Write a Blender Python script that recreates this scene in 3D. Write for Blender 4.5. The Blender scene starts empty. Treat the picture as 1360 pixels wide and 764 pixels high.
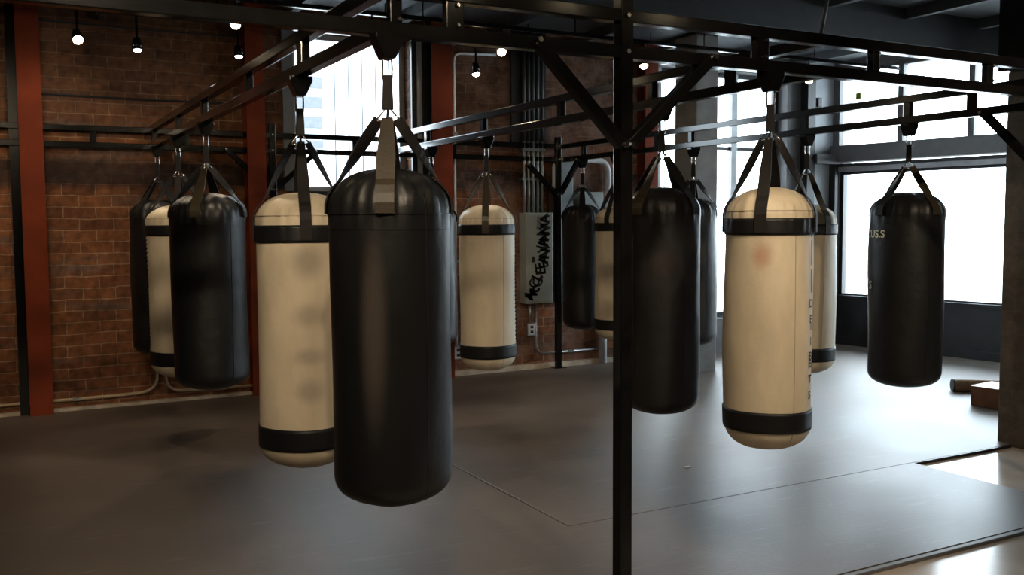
import bpy, bmesh, math, random
from mathutils import Vector, Matrix
random.seed(7)
PI = math.pi
sc = bpy.context.scene
COL = sc.collection

# ------------------------------------------------------------------ camera
F = 1259.2; YAW, PITCH, ROLL, CH = 1.07365, .0691084, .0054558, 1.6
fw = Vector((math.cos(YAW)*math.cos(PITCH), math.sin(YAW)*math.cos(PITCH), -math.sin(PITCH)))
rt = Vector((math.sin(YAW), -math.cos(YAW), 0)); dn = fw.cross(rt)
r2 = math.cos(ROLL)*rt + math.sin(ROLL)*dn; d2 = -math.sin(ROLL)*rt + math.cos(ROLL)*dn
cd = bpy.data.cameras.new('camera'); cam = bpy.data.objects.new('camera', cd); COL.objects.link(cam)
cd.sensor_width = 36; cd.lens = F/1360*36; cd.clip_start = .05; cd.clip_end = 300
up, bk = -d2, -fw
cam.matrix_world = Matrix(((r2.x, up.x, bk.x, 0), (r2.y, up.y, bk.y, 0), (r2.z, up.z, bk.z, CH), (0, 0, 0, 1)))
sc.camera = cam

# ------------------------------------------------------------------ materials
def new_mat(name):
    m = bpy.data.materials.new(name); m.use_nodes = True
    nt = m.node_tree; b = nt.nodes['Principled BSDF']
    return m, nt, b
def N(nt, t, **kw):
    n = nt.nodes.new(t)
    for k, v in kw.items():
        if k in n.inputs: n.inputs[k].default_value = v
        else: setattr(n, k, v)
    return n
def ramp(nt, src, stops):
    r = nt.nodes.new('ShaderNodeValToRGB'); e = r.color_ramp.elements
    while len(e) < len(stops): e.new(.5)
    for i, (p, c) in enumerate(stops):
        e[i].position = p; e[i].color = (*c, 1)
    nt.links.new(src, r.inputs[0]); return r
def mix(nt, fac, a, b, mode='MIX'):
    m = nt.nodes.new('ShaderNodeMix'); m.data_type = 'RGBA'; m.blend_type = mode
    for v, i in ((fac, 0), (a, 6), (b, 7)):
        if hasattr(v, 'is_linked') or hasattr(v, 'links'): nt.links.new(v, m.inputs[i])
        elif isinstance(v, (int, float)): m.inputs[i].default_value = v
        else: m.inputs[i].default_value = (*v, 1)
    return m.outputs[2]
def simple(name, col, rough=.5, metal=0, var=.15, scale=8, bump=.0, bscale=60, coat=0, spec=.5):
    m, nt, b = new_mat(name)
    tc = N(nt, 'ShaderNodeTexCoord')
    no = N(nt, 'ShaderNodeTexNoise', Scale=scale, Detail=5.0)
    nt.links.new(tc.outputs['Object'], no.inputs['Vector'])
    c0 = tuple(x*(1-var) for x in col); c1 = tuple(min(1, x*(1+var)) for x in col)
    r = ramp(nt, no.outputs['Fac'], [(.3, c0), (.7, c1)])
    nt.links.new(r.outputs[0], b.inputs['Base Color'])
    b.inputs['Roughness'].default_value = rough; b.inputs['Metallic'].default_value = metal
    b.inputs['Specular IOR Level'].default_value = spec
    b.inputs['Coat Weight'].default_value = coat; b.inputs['Coat Roughness'].default_value = .2
    if bump:
        n2 = N(nt, 'ShaderNodeTexNoise', Scale=bscale, Detail=4.0)
        nt.links.new(tc.outputs['Object'], n2.inputs['Vector'])
        bp = N(nt, 'ShaderNodeBump', Strength=bump, Distance=.01)
        nt.links.new(n2.outputs['Fac'], bp.inputs['Height']); nt.links.new(bp.outputs[0], b.inputs['Normal'])
    return m
def emit(name, col, s):
    m, nt, b = new_mat(name)
    b.inputs['Base Color'].default_value = (*col, 1)
    b.inputs['Emission Color'].default_value = (*col, 1); b.inputs['Emission Strength'].default_value = s
    return m

def brick_mat():
    m, nt, b = new_mat('old_brick')
    L = nt.links
    tc = N(nt, 'ShaderNodeTexCoord'); sep = N(nt, 'ShaderNodeSeparateXYZ'); L.new(tc.outputs['Object'], sep.inputs[0])
    cmb = N(nt, 'ShaderNodeCombineXYZ'); L.new(sep.outputs['X'], cmb.inputs[0]); L.new(sep.outputs['Z'], cmb.inputs[1])
    n0 = N(nt, 'ShaderNodeTexNoise', Scale=3.5, Detail=4.0); L.new(cmb.outputs[0], n0.inputs['Vector'])
    va = N(nt, 'ShaderNodeVectorMath', operation='MULTIPLY_ADD'); L.new(n0.outputs['Color'], va.inputs[0])
    va.inputs[1].default_value = (.05, .035, 0); L.new(cmb.outputs[0], va.inputs[2])
    br = nt.nodes.new('ShaderNodeTexBrick'); L.new(va.outputs[0], br.inputs['Vector'])
    br.inputs['Scale'].default_value = 1; br.inputs['Brick Width'].default_value = .26; br.inputs['Row Height'].default_value = .098
    br.inputs['Mortar Size'].default_value = .006; br.inputs['Mortar Smooth'].default_value = .4; br.inputs['Bias'].default_value = -.1
    br.inputs['Color1'].default_value = (.25, .105, .046, 1); br.inputs['Color2'].default_value = (.14, .058, .03, 1)
    br.inputs['Mortar'].default_value = (.36, .23, .15, 1)
    # patchy age: grey washed zones, scratched plaster
    n1 = N(nt, 'ShaderNodeTexNoise', Scale=.9, Detail=6.0, Roughness=.65); L.new(cmb.outputs[0], n1.inputs['Vector'])
    mp = N(nt, 'ShaderNodeMapping'); mp.inputs['Scale'].default_value = (.5, 4, 1); L.new(cmb.outputs[0], mp.inputs[0])
    n2 = N(nt, 'ShaderNodeTexNoise', Scale=1.6, Detail=6.0, Roughness=.6); L.new(mp.outputs[0], n2.inputs['Vector'])
    r1 = ramp(nt, n2.outputs['Fac'], [(.52, (0, 0, 0)), (.66, (1, 1, 1))])
    c = mix(nt, r1.outputs[0], br.outputs['Color'], (.15, .105, .085))
    f2 = N(nt, 'ShaderNodeMath', operation='MULTIPLY'); 
    # greyer upper courses, with the dim light high on the wall painted in
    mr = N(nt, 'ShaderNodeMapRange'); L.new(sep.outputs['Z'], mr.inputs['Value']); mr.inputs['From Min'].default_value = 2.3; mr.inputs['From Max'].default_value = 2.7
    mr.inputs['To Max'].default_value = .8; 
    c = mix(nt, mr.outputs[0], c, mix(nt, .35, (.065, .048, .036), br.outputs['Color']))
    # the smudged grey band
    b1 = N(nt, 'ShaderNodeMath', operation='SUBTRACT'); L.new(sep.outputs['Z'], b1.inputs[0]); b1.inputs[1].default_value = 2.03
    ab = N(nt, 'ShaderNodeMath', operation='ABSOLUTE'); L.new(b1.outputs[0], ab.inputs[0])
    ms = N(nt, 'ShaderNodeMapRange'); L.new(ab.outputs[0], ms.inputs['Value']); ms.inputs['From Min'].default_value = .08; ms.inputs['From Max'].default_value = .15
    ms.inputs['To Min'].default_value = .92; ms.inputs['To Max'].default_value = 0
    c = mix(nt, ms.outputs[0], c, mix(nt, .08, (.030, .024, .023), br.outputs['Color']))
    r4 = ramp(nt, n1.outputs['Fac'], [(.35, (.55, .52, .5)), (.65, (1.3, 1.25, 1.2))]); c = mix(nt, 1.0, c, r4.outputs[0], 'MULTIPLY')
    n3 = N(nt, 'ShaderNodeTexNoise', Scale=14.0, Detail=6.0); L.new(cmb.outputs[0], n3.inputs['Vector'])
    r3 = ramp(nt, n3.outputs['Fac'], [(.3, (.6, .6, .6)), (.7, (1.35, 1.3, 1.25))])
    c = mix(nt, 1.0, c, r3.outputs[0], 'MULTIPLY')
    # pale plaster residue on the lower right stretch of the wall
    xr = N(nt, 'ShaderNodeMapRange'); L.new(sep.outputs['X'], xr.inputs['Value']); xr.inputs['From Min'].default_value = 3.7; xr.inputs['From Max'].default_value = 4.8
    n5 = N(nt, 'ShaderNodeTexNoise', Scale=3.0, Detail=7.0, Roughness=.7); L.new(cmb.outputs[0], n5.inputs['Vector'])
    r5 = ramp(nt, n5.outputs['Fac'], [(.42, (0, 0, 0)), (.62, (.75, .75, .75))])
    m5 = N(nt, 'ShaderNodeMath', operation='MULTIPLY'); L.new(xr.outputs[0], m5.inputs[0]); L.new(r5.outputs[0], m5.inputs[1])
    c = mix(nt, m5.outputs[0], c, (.30, .19, .15))
    L.new(c, b.inputs['Base Color']); b.inputs['Roughness'].default_value = .8; b.inputs['Specular IOR Level'].default_value = .2
    bp = N(nt, 'ShaderNodeBump', Strength=.9, Distance=.012); bp.invert = True
    L.new(br.outputs['Fac'], bp.inputs['Height'])
    bp2 = N(nt, 'ShaderNodeBump', Strength=.4, Distance=.01); L.new(n3.outputs['Fac'], bp2.inputs['Height']); L.new(bp.outputs[0], bp2.inputs['Normal'])
    L.new(bp2.outputs[0], b.inputs['Normal'])
    return m

def stone_mat():
    m, nt, b = new_mat('rough_pillar_block'); L = nt.links
    tc = N(nt, 'ShaderNodeTexCoord'); sep = N(nt, 'ShaderNodeSeparateXYZ'); L.new(tc.outputs['Object'], sep.inputs[0])
    ad = N(nt, 'ShaderNodeMath', operation='ADD'); L.new(sep.outputs['X'], ad.inputs[0]); L.new(sep.outputs['Y'], ad.inputs[1])
    cmb = N(nt, 'ShaderNodeCombineXYZ'); L.new(ad.outputs[0], cmb.inputs[0]); L.new(sep.outputs['Z'], cmb.inputs[1])
    br = nt.nodes.new('ShaderNodeTexBrick'); L.new(cmb.outputs[0], br.inputs['Vector'])
    br.inputs['Scale'].default_value = 1; br.inputs['Brick Width'].default_value = .24; br.inputs['Row Height'].default_value = .08
    br.inputs['Mortar Size'].default_value = .006
    br.inputs['Color1'].default_value = (.135, .112, .09, 1); br.inputs['Color2'].default_value = (.11, .092, .075, 1); br.inputs['Mortar'].default_value = (.13, .11, .092, 1)
    n = N(nt, 'ShaderNodeTexNoise', Scale=9.0, Detail=7.0, Roughness=.7); L.new(tc.outputs['Object'], n.inputs['Vector'])
    r = ramp(nt, n.outputs['Fac'], [(.3, (.6, .6, .6)), (.7, (1.3, 1.28, 1.25))])
    L.new(mix(nt, 1.0, br.outputs['Color'], r.outputs[0], 'MULTIPLY'), b.inputs['Base Color'])
    b.inputs['Roughness'].default_value = .85
    bp = N(nt, 'ShaderNodeBump', Strength=.6, Distance=.01); L.new(n.outputs['Fac'], bp.inputs['Height']); L.new(bp.outputs[0], b.inputs['Normal'])
    return m

def mat_rubber():
    m, nt, b = new_mat('rubber_mat'); L = nt.links
    tc = N(nt, 'ShaderNodeTexCoord')
    n = N(nt, 'ShaderNodeTexNoise', Scale=1.1, Detail=6.0, Roughness=.6); L.new(tc.outputs['Object'], n.inputs['Vector'])
    r = ramp(nt, n.outputs['Fac'], [(.3, (.082, .061, .046)), (.7, (.132, .101, .078))])
    mp = N(nt, 'ShaderNodeMapping'); mp.inputs['Scale'].default_value = (.8, 6, 1); mp.inputs['Rotation'].default_value = (0, 0, .5); L.new(tc.outputs['Object'], mp.inputs[0])
    s = N(nt, 'ShaderNodeTexNoise', Scale=3.0, Detail=8.0, Roughness=.75); L.new(mp.outputs[0], s.inputs['Vector'])
    rs = ramp(nt, s.outputs['Fac'], [(.56, (0, 0, 0)), (.76, (1, 1, 1))])
    L.new(mix(nt, rs.outputs[0], r.outputs[0], (.17, .155, .14)), b.inputs['Base Color'])
    rr = N(nt, 'ShaderNodeMapRange'); L.new(n.outputs['Fac'], rr.inputs['Value']); rr.inputs['To Min'].default_value = .40; rr.inputs['To Max'].default_value = .54
    L.new(rr.outputs[0], b.inputs['Roughness'])
    n2 = N(nt, 'ShaderNodeTexNoise', Scale=40.0, Detail=4.0); L.new(tc.outputs['Object'], n2.inputs['Vector'])
    bp = N(nt, 'ShaderNodeBump', Strength=.15, Distance=.005); L.new(n2.outputs['Fac'], bp.inputs['Height']); L.new(bp.outputs[0], b.inputs['Normal'])
    return m

def glass_mat():
    m = bpy.data.materials.new('window_glass'); m.use_nodes = True; nt = m.node_tree; nt.nodes.clear()
    o = nt.nodes.new('ShaderNodeOutputMaterial'); t = nt.nodes.new('ShaderNodeBsdfTransparent'); g = nt.nodes.new('ShaderNodeBsdfGlossy')
    g.inputs['Roughness'].default_value = .02; t.inputs['Color'].default_value = (.94, .97, .97, 1)
    x = nt.nodes.new('ShaderNodeMixShader'); f = nt.nodes.new('ShaderNodeFresnel'); f.inputs['IOR'].default_value = 1.3
    nt.links.new(f.outputs[0], x.inputs[0]); nt.links.new(t.outputs[0], x.inputs[1]); nt.links.new(g.outputs[0], x.inputs[2]); nt.links.new(x.outputs[0], o.inputs[0])
    return m

def vinyl(name, col, rough, marks=None, coat=0):
    """bag skin: object coords have z up from the bag's bottom; marks = [(angle, z, half width m, half height m, colour, amount)]"""
    m, nt, b = new_mat(name); L = nt.links
    tc = N(nt, 'ShaderNodeTexCoord')
    mp = N(nt, 'ShaderNodeMapping'); mp.inputs['Scale'].default_value = (1, 1, .35); L.new(tc.outputs['Object'], mp.inputs[0])
    n = N(nt, 'ShaderNodeTexNoise', Scale=7.0, Detail=5.0, Roughness=.6); L.new(mp.outputs[0], n.inputs['Vector'])
    r = ramp(nt, n.outputs['Fac'], [(.3, tuple(x*.86 for x in col)), (.7, tuple(min(1, x*1.1) for x in col))])
    c = r.outputs[0]
    if marks:
        for (a, z, hw, hh, mc, amt) in marks:
            mm = N(nt, 'ShaderNodeMapping', vector_type='TEXTURE')
            mm.inputs['Location'].default_value = (math.cos(a)*.21, math.sin(a)*.21, z)
            mm.inputs['Rotation'].default_value = (0, 0, a); mm.inputs['Scale'].default_value = (.25, hw, hh)
            L.new(tc.outputs['Object'], mm.inputs[0])
            ln = N(nt, 'ShaderNodeVectorMath', operation='LENGTH'); L.new(mm.outputs[0], ln.inputs[0])
            rg = N(nt, 'ShaderNodeMapRange', interpolation_type='SMOOTHSTEP'); L.new(ln.outputs['Value'], rg.inputs['Value'])
            rg.inputs['From Min'].default_value = .2; rg.inputs['From Max'].default_value = 1.1; rg.inputs['To Min'].default_value = amt; rg.inputs['To Max'].default_value = 0
            c = mix(nt, rg.outputs[0], c, mc)
    L.new(c, b.inputs['Base Color']); b.inputs['Specular IOR Level'].default_value = .5
    rr = N(nt, 'ShaderNodeMapRange'); L.new(n.outputs['Fac'], rr.inputs['Value']); rr.inputs['To Min'].default_value = rough-.06; rr.inputs['To Max'].default_value = rough+.08
    L.new(rr.outputs[0], b.inputs['Roughness'])
    n2 = N(nt, 'ShaderNodeTexNoise', Scale=9.0, Detail=6.0); L.new(tc.outputs['Object'], n2.inputs['Vector'])
    bp = N(nt, 'ShaderNodeBump', Strength=.25, Distance=.02); L.new(n2.outputs['Fac'], bp.inputs['Height']); L.new(bp.outputs[0], b.inputs['Normal'])
    return m

M = {}
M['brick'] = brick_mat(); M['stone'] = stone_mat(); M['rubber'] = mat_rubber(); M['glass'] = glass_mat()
M['concrete'] = simple('polished_concrete', (.60, .52, .44), .17, var=.2, scale=2.5)
M['greycon'] = simple('grey_concrete', (.30, .29, .28), .7, var=.2, scale=5, bump=.3)
M['ceil'] = simple('dark_ceiling_paint', (.055, .062, .072), .7, var=.15, scale=3)
M['dark'] = simple('dark_grey_paint', (.02, .021, .023), .55, var=.15)
M['grey'] = simple('mid_grey_paint', (.16, .16, .165), .5, var=.1)
M['pale'] = simple('pale_grey_wall_paint', (.50, .53, .56), .6, var=.06)
M['sill'] = simple('charcoal_panel', (.03, .033, .037), .45, var=.15)
M['plaster'] = simple('off_white_back_wall', (.42, .38, .34), .8, var=.1)
M['rust'] = simple('red_oxide_paint', (.17, .030, .010), .7, spec=.15, var=.18, scale=4, bump=.1)
M['black'] = simple('black_steel_paint', (.006, .0058, .0058), .15, var=.3, scale=12, bump=.015, spec=.28)
M['frame'] = simple('window_frame_black', (.02, .022, .025), .4)
M['lframe'] = simple('light_metal_frame', (.5, .52, .54), .35, metal=.3)
M['chrome'] = simple('chrome', (.75, .72, .68), .18, metal=1, var=.05)
M['galv'] = simple('galvanised_steel', (.42, .45, .45), .35, metal=.8, var=.12, scale=15)
M['panel'] = simple('grey_green_panel_enamel', (.36, .41, .40), .38, metal=.0, var=.12, scale=5)
M['webbing'] = simple('black_webbing', (.013, .011, .010), .6, var=.2, bump=.2, bscale=200, spec=.25)
M['tanweb'] = simple('brown_leather_strap', (.042, .032, .018), .42, spec=.4, var=.25, bump=.1, bscale=100)
M['bandm'] = simple('black_vinyl_band', (.010, .010, .011), .45, var=.2, spec=.3)
M['stitch'] = simple('seam_piping', (.008, .008, .009), .4)
M['creamseam'] = simple('cream_seam', (.42, .36, .26), .5)
M['ink'] = simple('black_print', (.01, .01, .01), .5)
M['redink'] = simple('dark_red_print', (.22, .03, .02), .5)
M['gold'] = simple('yellow_white_print', (.9, .84, .58), .45)
M['wood'] = simple('brown_cardboard', (.28, .12, .06), .6, var=.2, scale=10)
M['tape'] = simple('pale_tape', (.62, .55, .48), .4)
M['roll'] = simple('tan_paper_roll', (.34, .21, .12), .6, var=.3, scale=14)
M['pipecream'] = simple('cream_painted_pipe', (.42, .31, .19), .45, var=.1)
M['skirt'] = simple('chipped_pale_plaster', (.50, .42, .32), .75, var=.3, scale=9, bump=.4)
M['whitepipe'] = simple('white_pipe', (.72, .74, .76), .35)
M['bulb'] = emit('warm_lamp_glow', (1, .78, .48), 45)
M['bulbdim'] = emit('cool_lamp_glow', (1, .93, .95), 9)
M['brownboard'] = simple('brown_board', (.075, .048, .034), .6, var=.3, scale=10)
M['paper'] = simple('white_paper', (.8, .8, .78), .6)
M['outpanel'] = simple('white_cladding', (.8, .8, .8), .6, var=.03)
M['outseam'] = simple('cladding_seam', (.04, .042, .045), .6)
M['outgrey'] = simple('facade_grey', (.055, .06, .07), .6)
M['outpale'] = simple('pale_facade', (.12, .125, .13), .6)
M['pave'] = simple('pavement', (.40, .40, .39), .8)
M['green'] = simple('green_yellow_sticker', (.35, .42, .03), .5)

# ------------------------------------------------------------------ mesh helpers
def finish(name, bm, m, parent=None, smooth=False, bevel=0, loc=None):
    me = bpy.data.meshes.new(name)
    bmesh.ops.recalc_face_normals(bm, faces=bm.faces)
    bm.to_mesh(me); bm.free()
    for mm in (m if isinstance(m, (list, tuple)) else [m]): me.materials.append(mm)
    if smooth:
        for p in me.polygons: p.use_smooth = True
    o = bpy.data.objects.new(name, me); COL.objects.link(o)
    if parent: o.parent = parent
    if loc: o.location = loc
    if bevel:
        bv = o.modifiers.new('bevel', 'BEVEL'); bv.width = bevel; bv.segments = 2; bv.limit_method = 'ANGLE'
    return o
def box(bm, x0, x1, y0, y1, z0, z1):
    vs = [bm.verts.new(p) for p in ((x0,y0,z0),(x1,y0,z0),(x1,y1,z0),(x0,y1,z0),(x0,y0,z1),(x1,y0,z1),(x1,y1,z1),(x0,y1,z1))]
    for f in ((0,1,2,3),(4,5,6,7),(0,1,5,4),(1,2,6,5),(2,3,7,6),(3,0,4,7)): bm.faces.new([vs[i] for i in f])
def prism(bm, pts, z0, z1):
    a = [bm.verts.new((x, y, z0)) for x, y in pts]; b = [bm.verts.new((x, y, z1)) for x, y in pts]
    bm.faces.new(a); bm.faces.new(b)
    for i in range(len(pts)):
        j = (i+1) % len(pts); bm.faces.new((a[i], a[j], b[j], b[i]))
def beam(bm, p0, p1, w, h, upv=(0,0,1)):
    p0, p1 = Vector(p0), Vector(p1); d = (p1-p0).normalized(); s = d.cross(Vector(upv)).normalized(); u = s.cross(d)
    A = [bm.verts.new(p + s*a*w/2 + u*b*h/2) for p in (p0, p1) for a, b in ((-1,-1),(1,-1),(1,1),(-1,1))]
    for f in ((0,1,2,3),(4,5,6,7),(0,1,5,4),(1,2,6,5),(2,3,7,6),(3,0,4,7)): bm.faces.new([A[i] for i in f])
def tube(bm, pts, r, seg=8, closed=False):
    pts = [Vector(p) for p in pts]; n = len(pts); rings = []; prev = None
    for i, p in enumerate(pts):
        a = pts[(i-1) % n] if (closed or i) else p; b = pts[(i+1) % n] if (closed or i < n-1) else p
        d = (b-a).normalized()
        if prev is None:
            s = d.cross(Vector((0,0,1)));  s = s if s.length > .1 else d.cross(Vector((1,0,0)))
        else: s = prev - d*prev.dot(d)
        s.normalize(); prev = s; u = d.cross(s)
        rings.append([bm.verts.new(p + (s*math.cos(t)+u*math.sin(t))*r) for t in [2*PI*k/seg for k in range(seg)]])
    for i in range(n if closed else n-1):
        A, B = rings[i], rings[(i+1) % n]
        for k in range(seg): bm.faces.new((A[k], A[(k+1) % seg], B[(k+1) % seg], B[k]))
    if not closed: bm.faces.new(rings[0]); bm.faces.new(rings[-1])
def fillet(pts, r, n=6):
    out = [Vector(pts[0])]
    for i in range(1, len(pts)-1):
        p, a, b = Vector(pts[i]), Vector(pts[i-1]), Vector(pts[i+1])
        da, db = (a-p).normalized(), (b-p).normalized(); rr = min(r, (a-p).length*.49, (b-p).length*.49)
        s, e = p+da*rr, p+db*rr
        for k in range(n+1):
            t = k/n; out.append(s*(1-t)**2 + p*2*t*(1-t) + e*t*t)
    out.append(Vector(pts[-1])); return out
def lathe(bm, prof, seg=64, fn=None, closed=False):
    rings = []
    for (r, z) in prof:
        rings.append([bm.verts.new((fn(r, z, 2*PI*k/seg) if fn else (r*math.cos(2*PI*k/seg), r*math.sin(2*PI*k/seg), z))) for k in range(seg)])
    n = len(rings)
    for i in range(n if closed else n-1):
        A, B = rings[i], rings[(i+1) % n]
        for k in range(seg): bm.faces.new((A[k], A[(k+1) % seg], B[(k+1) % seg], B[k]))
    if not closed: bm.faces.new(rings[0]); bm.faces.new(rings[-1])
def tag(o, label, cat, group=None, kind=None):
    if label: o['label'] = label
    if cat: o['category'] = cat
    if group: o['group'] = group
    if kind: o['kind'] = kind
    return o
def empty(name, loc, rz=0):
    o = bpy.data.objects.new(name, None); COL.objects.link(o); o.location = loc; o.rotation_euler = (0,0,rz); o.empty_display_size = .1
    return o
def struct(name, bm, m, parent=None, bevel=0):
    o = finish(name, bm, m, parent, bevel=bevel)
    if parent is None: o['kind'] = 'structure'
    return o
def boxes(*bs):
    bm = bmesh.new()
    for b in bs: box(bm, *b)
    return bm

# ------------------------------------------------------------------ room
H = 3.6; WY = 8.83
X0, Y0 = -2.6, -3.5
def RX(y): return 9.5 + .15*(8.83-y)       # the window wall, a little out of square
struct('floor', (lambda bm: (prism(bm, [(X0,Y0),(RX(Y0)+.3,Y0),(RX(WY)+.3,WY+.3),(X0,WY+.3)], -.15, 0), bm)[1])(bmesh.new()), M['concrete'])
struct('ceiling', (lambda bm: (prism(bm, [(X0-.2,Y0-.2),(RX(Y0)+.4,Y0-.2),(RX(WY)+.4,WY+.3),(X0-.2,WY+.3)], H, H+.15), bm)[1])(bmesh.new()), M['ceil'])
for i in range(12):      # joists run across the room
    x = -1.8 + i*1.05
    bm = boxes((x, x+.07, Y0, 6.24, H-.1, H)); struct('trim_%d' % (i+10), bm, M['ceil'])
    bm = boxes((x, x+.07, 6.56, WY-.02, H-.1, H)); struct('trim_%d' % (i+30), bm, M['ceil'])
struct('trim_1', boxes((X0, 10.0, 6.25, 6.55, 3.27, H)), M['dark'])     # deep ceiling beam
T = .3
# back wall: brick with two openings
WA = (2.475, 3.66, 1.9, 3.4); WB = (6.71, 8.70, .42, 3.38)
bm = bmesh.new(); y0, y1 = WY, WY+T
box(bm, X0, WA[0], y0, y1, 0, H); box(bm, WA[0], WA[1], y0, y1, 0, WA[2]); box(bm, WA[0], WA[1], y0, y1, WA[3], H); box(bm, WA[1], WB[0], y0, y1, 0, H)
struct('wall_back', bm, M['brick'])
bm = bmesh.new(); box(bm, WB[0], WB[1], y0, y1, 0, WB[2]); box(bm, WB[0], WB[1], y0, y1, WB[3], H); box(bm, WB[1], 8.98, y0, y1, 0, H)
struct('wall_back_grey', bm, M['grey'])
struct('wall_back_pale', boxes((8.98, RX(WY)+.3, y0, y1, 0, H)), M['pale'])
struct('wall_left', boxes((X0-.2, X0, Y0, WY+T, 0, H)), M['dark'])
struct('wall_front', boxes((X0-.2, RX(Y0)+.3, Y0-.2, Y0, 0, H)), M['dark'])
# right wall, with local u along the wall (distance from corner) 
ang = math.atan2(-1, .15); WL = math.hypot(1, .15)
def ru(u, d, z):          # u metres from the back corner, d metres out of the room
    n = Vector((1, .15, 0)).normalized(); t = Vector((.15, -1, 0)).normalized()
    return Vector((9.5, 8.83, z)) + t*u + n*d - Vector((0,0,0))
def rbox(bm, u0, u1, d0, d1, z0, z1):
    vs = [bm.verts.new(ru(u, d, z)) for u, d, z in ((u0,d0,z0),(u1,d0,z0),(u1,d1,z0),(u0,d1,z0),(u0,d0,z1),(u1,d0,z1),(u1,d1,z1),(u0,d1,z1))]
    for f in ((0,1,2,3),(4,5,6,7),(0,1,5,4),(1,2,6,5),(2,3,7,6),(3,0,4,7)): bm.faces.new([vs[i] for i in f])
UE = 12.4
wins = [(.09, 2.75), (4.1, 6.2)]
bm = bmesh.new()
rbox(bm, -.05, UE, 0, .28, 3.52, H)
rbox(bm, -.05, wins[0][0], 0, .28, 0, 3.52); rbox(bm, wins[0][1], wins[1][0], 0, .28, 0, 3.52); rbox(bm, wins[1][1], UE, 0, .28, 0, 3.52)
struct('wall_right', bm, M['grey'])
bm = bmesh.new()
for a, b in wins: rbox(bm, a, b, 0, .2, 0, .60)
struct('wall_right_panel', bm, M['sill'])
bm = bmesh.new(); rbox(bm, .03, 2.75, -.02, 0.0, .085, .10); rbox(bm, .03, 2.75, -.015, 0.0, 0, .085); rbox(bm, .03, 2.75, -.03, 0, .60, .64)
struct('baseboard_right', bm, M['sill'])
for wi, (a, b) in enumerate(wins):
    root = empty('window_%d' % (wi+1), ru((a+b)/2, .1, .6)); root['kind'] = 'structure'
    inv = root.location.copy()
    def fin(name, bm, m):
        bmesh.ops.translate(bm, verts=bm.verts, vec=-inv); return finish(name, bm, m, root)
    bm = bmesh.new(); rbox(bm, a, b, .04, .12, .60, .66); rbox(bm, a, a+.05, .04, .12, .66, 2.2); rbox(bm, b-.05, b, .04, .12, .66, 2.2); rbox(bm, a, b, .04, .12, 2.18, 2.215)
    fin('window_frame', bm, M['frame'])
    bm = bmesh.new(); rbox(bm, a-.0, b, -.02, .12, 2.215, 2.275); fin('window_header', bm, M['lframe'])
    bm = bmesh.new(); rbox(bm, a, b, -.05, .12, 2.275, 2.315); fin('window_header', bm, M['frame'])
    bm = bmesh.new(); rbox(bm, a-.05, b, -.12, .2, 2.335, 2.54); fin('window_transom', bm, M['grey'])
    bm = bmesh.new()
    for u in ((.83, .90), (1.70, 1.77)) if wi == 0 else ((.7, .77), (1.4, 1.47)): rbox(bm, a+u[0]-.05, a+u[1]-.05, .03, .13, 2.54, 3.52)
    rbox(bm, a, b, .03, .13, 3.47, 3.52)
    fin('window_mullion', bm, M['grey'])
    bm = bmesh.new(); rbox(bm, a+.03, b-.03, .08, .086, .64, 2.2); fin('window_pane', bm, M['glass'])
    bm = bmesh.new(); rbox(bm, a, b, .08, .086, 2.54, 3.5); fin('window_pane', bm, M['glass'])
# window high in the brick wall
root = empty('window_3', (3.07, WY+.2, WA[2])); root['kind'] = 'structure'; 
def wfin(name, bm, m):
    bmesh.ops.translate(bm, verts=bm.verts, vec=-root.location); return finish(name, bm, m, root)
yw = WY+.16
wfin('window_frame', boxes((WA[0], WA[0]+.07, yw, yw+.06, WA[2], WA[3]), (WA[1]-.06, WA[1], yw, yw+.06, WA[2], WA[3]), (WA[0], WA[1], yw, yw+.06, WA[2], WA[2]+.05), (WA[0], WA[1], yw, yw+.06, WA[3]-.05, WA[3])), M['lframe'])
wfin('window_pane', boxes((WA[0]+.05, WA[1]-.05, yw+.03, yw+.034, WA[2]+.03, WA[3]-.03)), M['glass'])
wfin('window_sill', boxes((WA[0]-.03, WA[1]+.03, WY-.05, yw, WA[2]-.035, WA[2])), M['frame'])
wfin('window_trim', boxes((WA[1]+.0, WA[1]+.05, WY-.03, WY+.0, WA[2], WA[3]+.05), (WA[1]+.10, WA[1]+.27, WY-.06, WY, WA[2]-.3, H-.1)), M['frame'])
wfin('window_trim', boxes((WA[1]+.05, WA[1]+.10, WY-.05, WY, WA[2], WA[3]+.1)), M['lframe'])
wfin('window_trim', boxes((WA[0]-.10, WA[0], WY-.03, WY, WA[2], WA[3]+.05)), M['grey'])
# tall window behind the grey column
root = empty('window_4', ((WB[0]+WB[1])/2, WY+.2, WB[2])); root['kind'] = 'structure'
wfin('window_frame', boxes((WB[0], WB[0]+.05, yw, yw+.06, WB[2], WB[3]), (WB[1]-.05, WB[1], yw, yw+.06, WB[2], WB[3]), (WB[0], WB[1], yw, yw+.06, WB[2], WB[2]+.06), (WB[0], WB[1], yw, yw+.06, WB[3]-.05, WB[3]), (WB[0], WB[1], yw, yw+.06, 2.46, 2.50)), M['frame'])
wfin('window_mullion', boxes((7.93, 8.02, yw-.02, yw+.07, WB[2], WB[3]), (6.80, 6.86, yw-.02, yw+.07, WB[2], WB[3])), M['lframe'])
wfin('window_pane', boxes((WB[0]+.02, WB[1]-.02, yw+.03, yw+.034, WB[2]+.02, WB[3]-.02)), M['glass'])
# corner column and ledge
struct('trim_2', boxes((8.93, 9.06, WY-.12, WY, 0, H-.1)), M['frame'])
struct('trim_3', boxes((9.06, 9.5, WY-.16, WY, 2.31, 2.43)), M['grey'])
struct('trim_4', boxes((9.44, 9.49, WY-.10, WY, 0, 2.31)), M['frame'])
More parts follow.
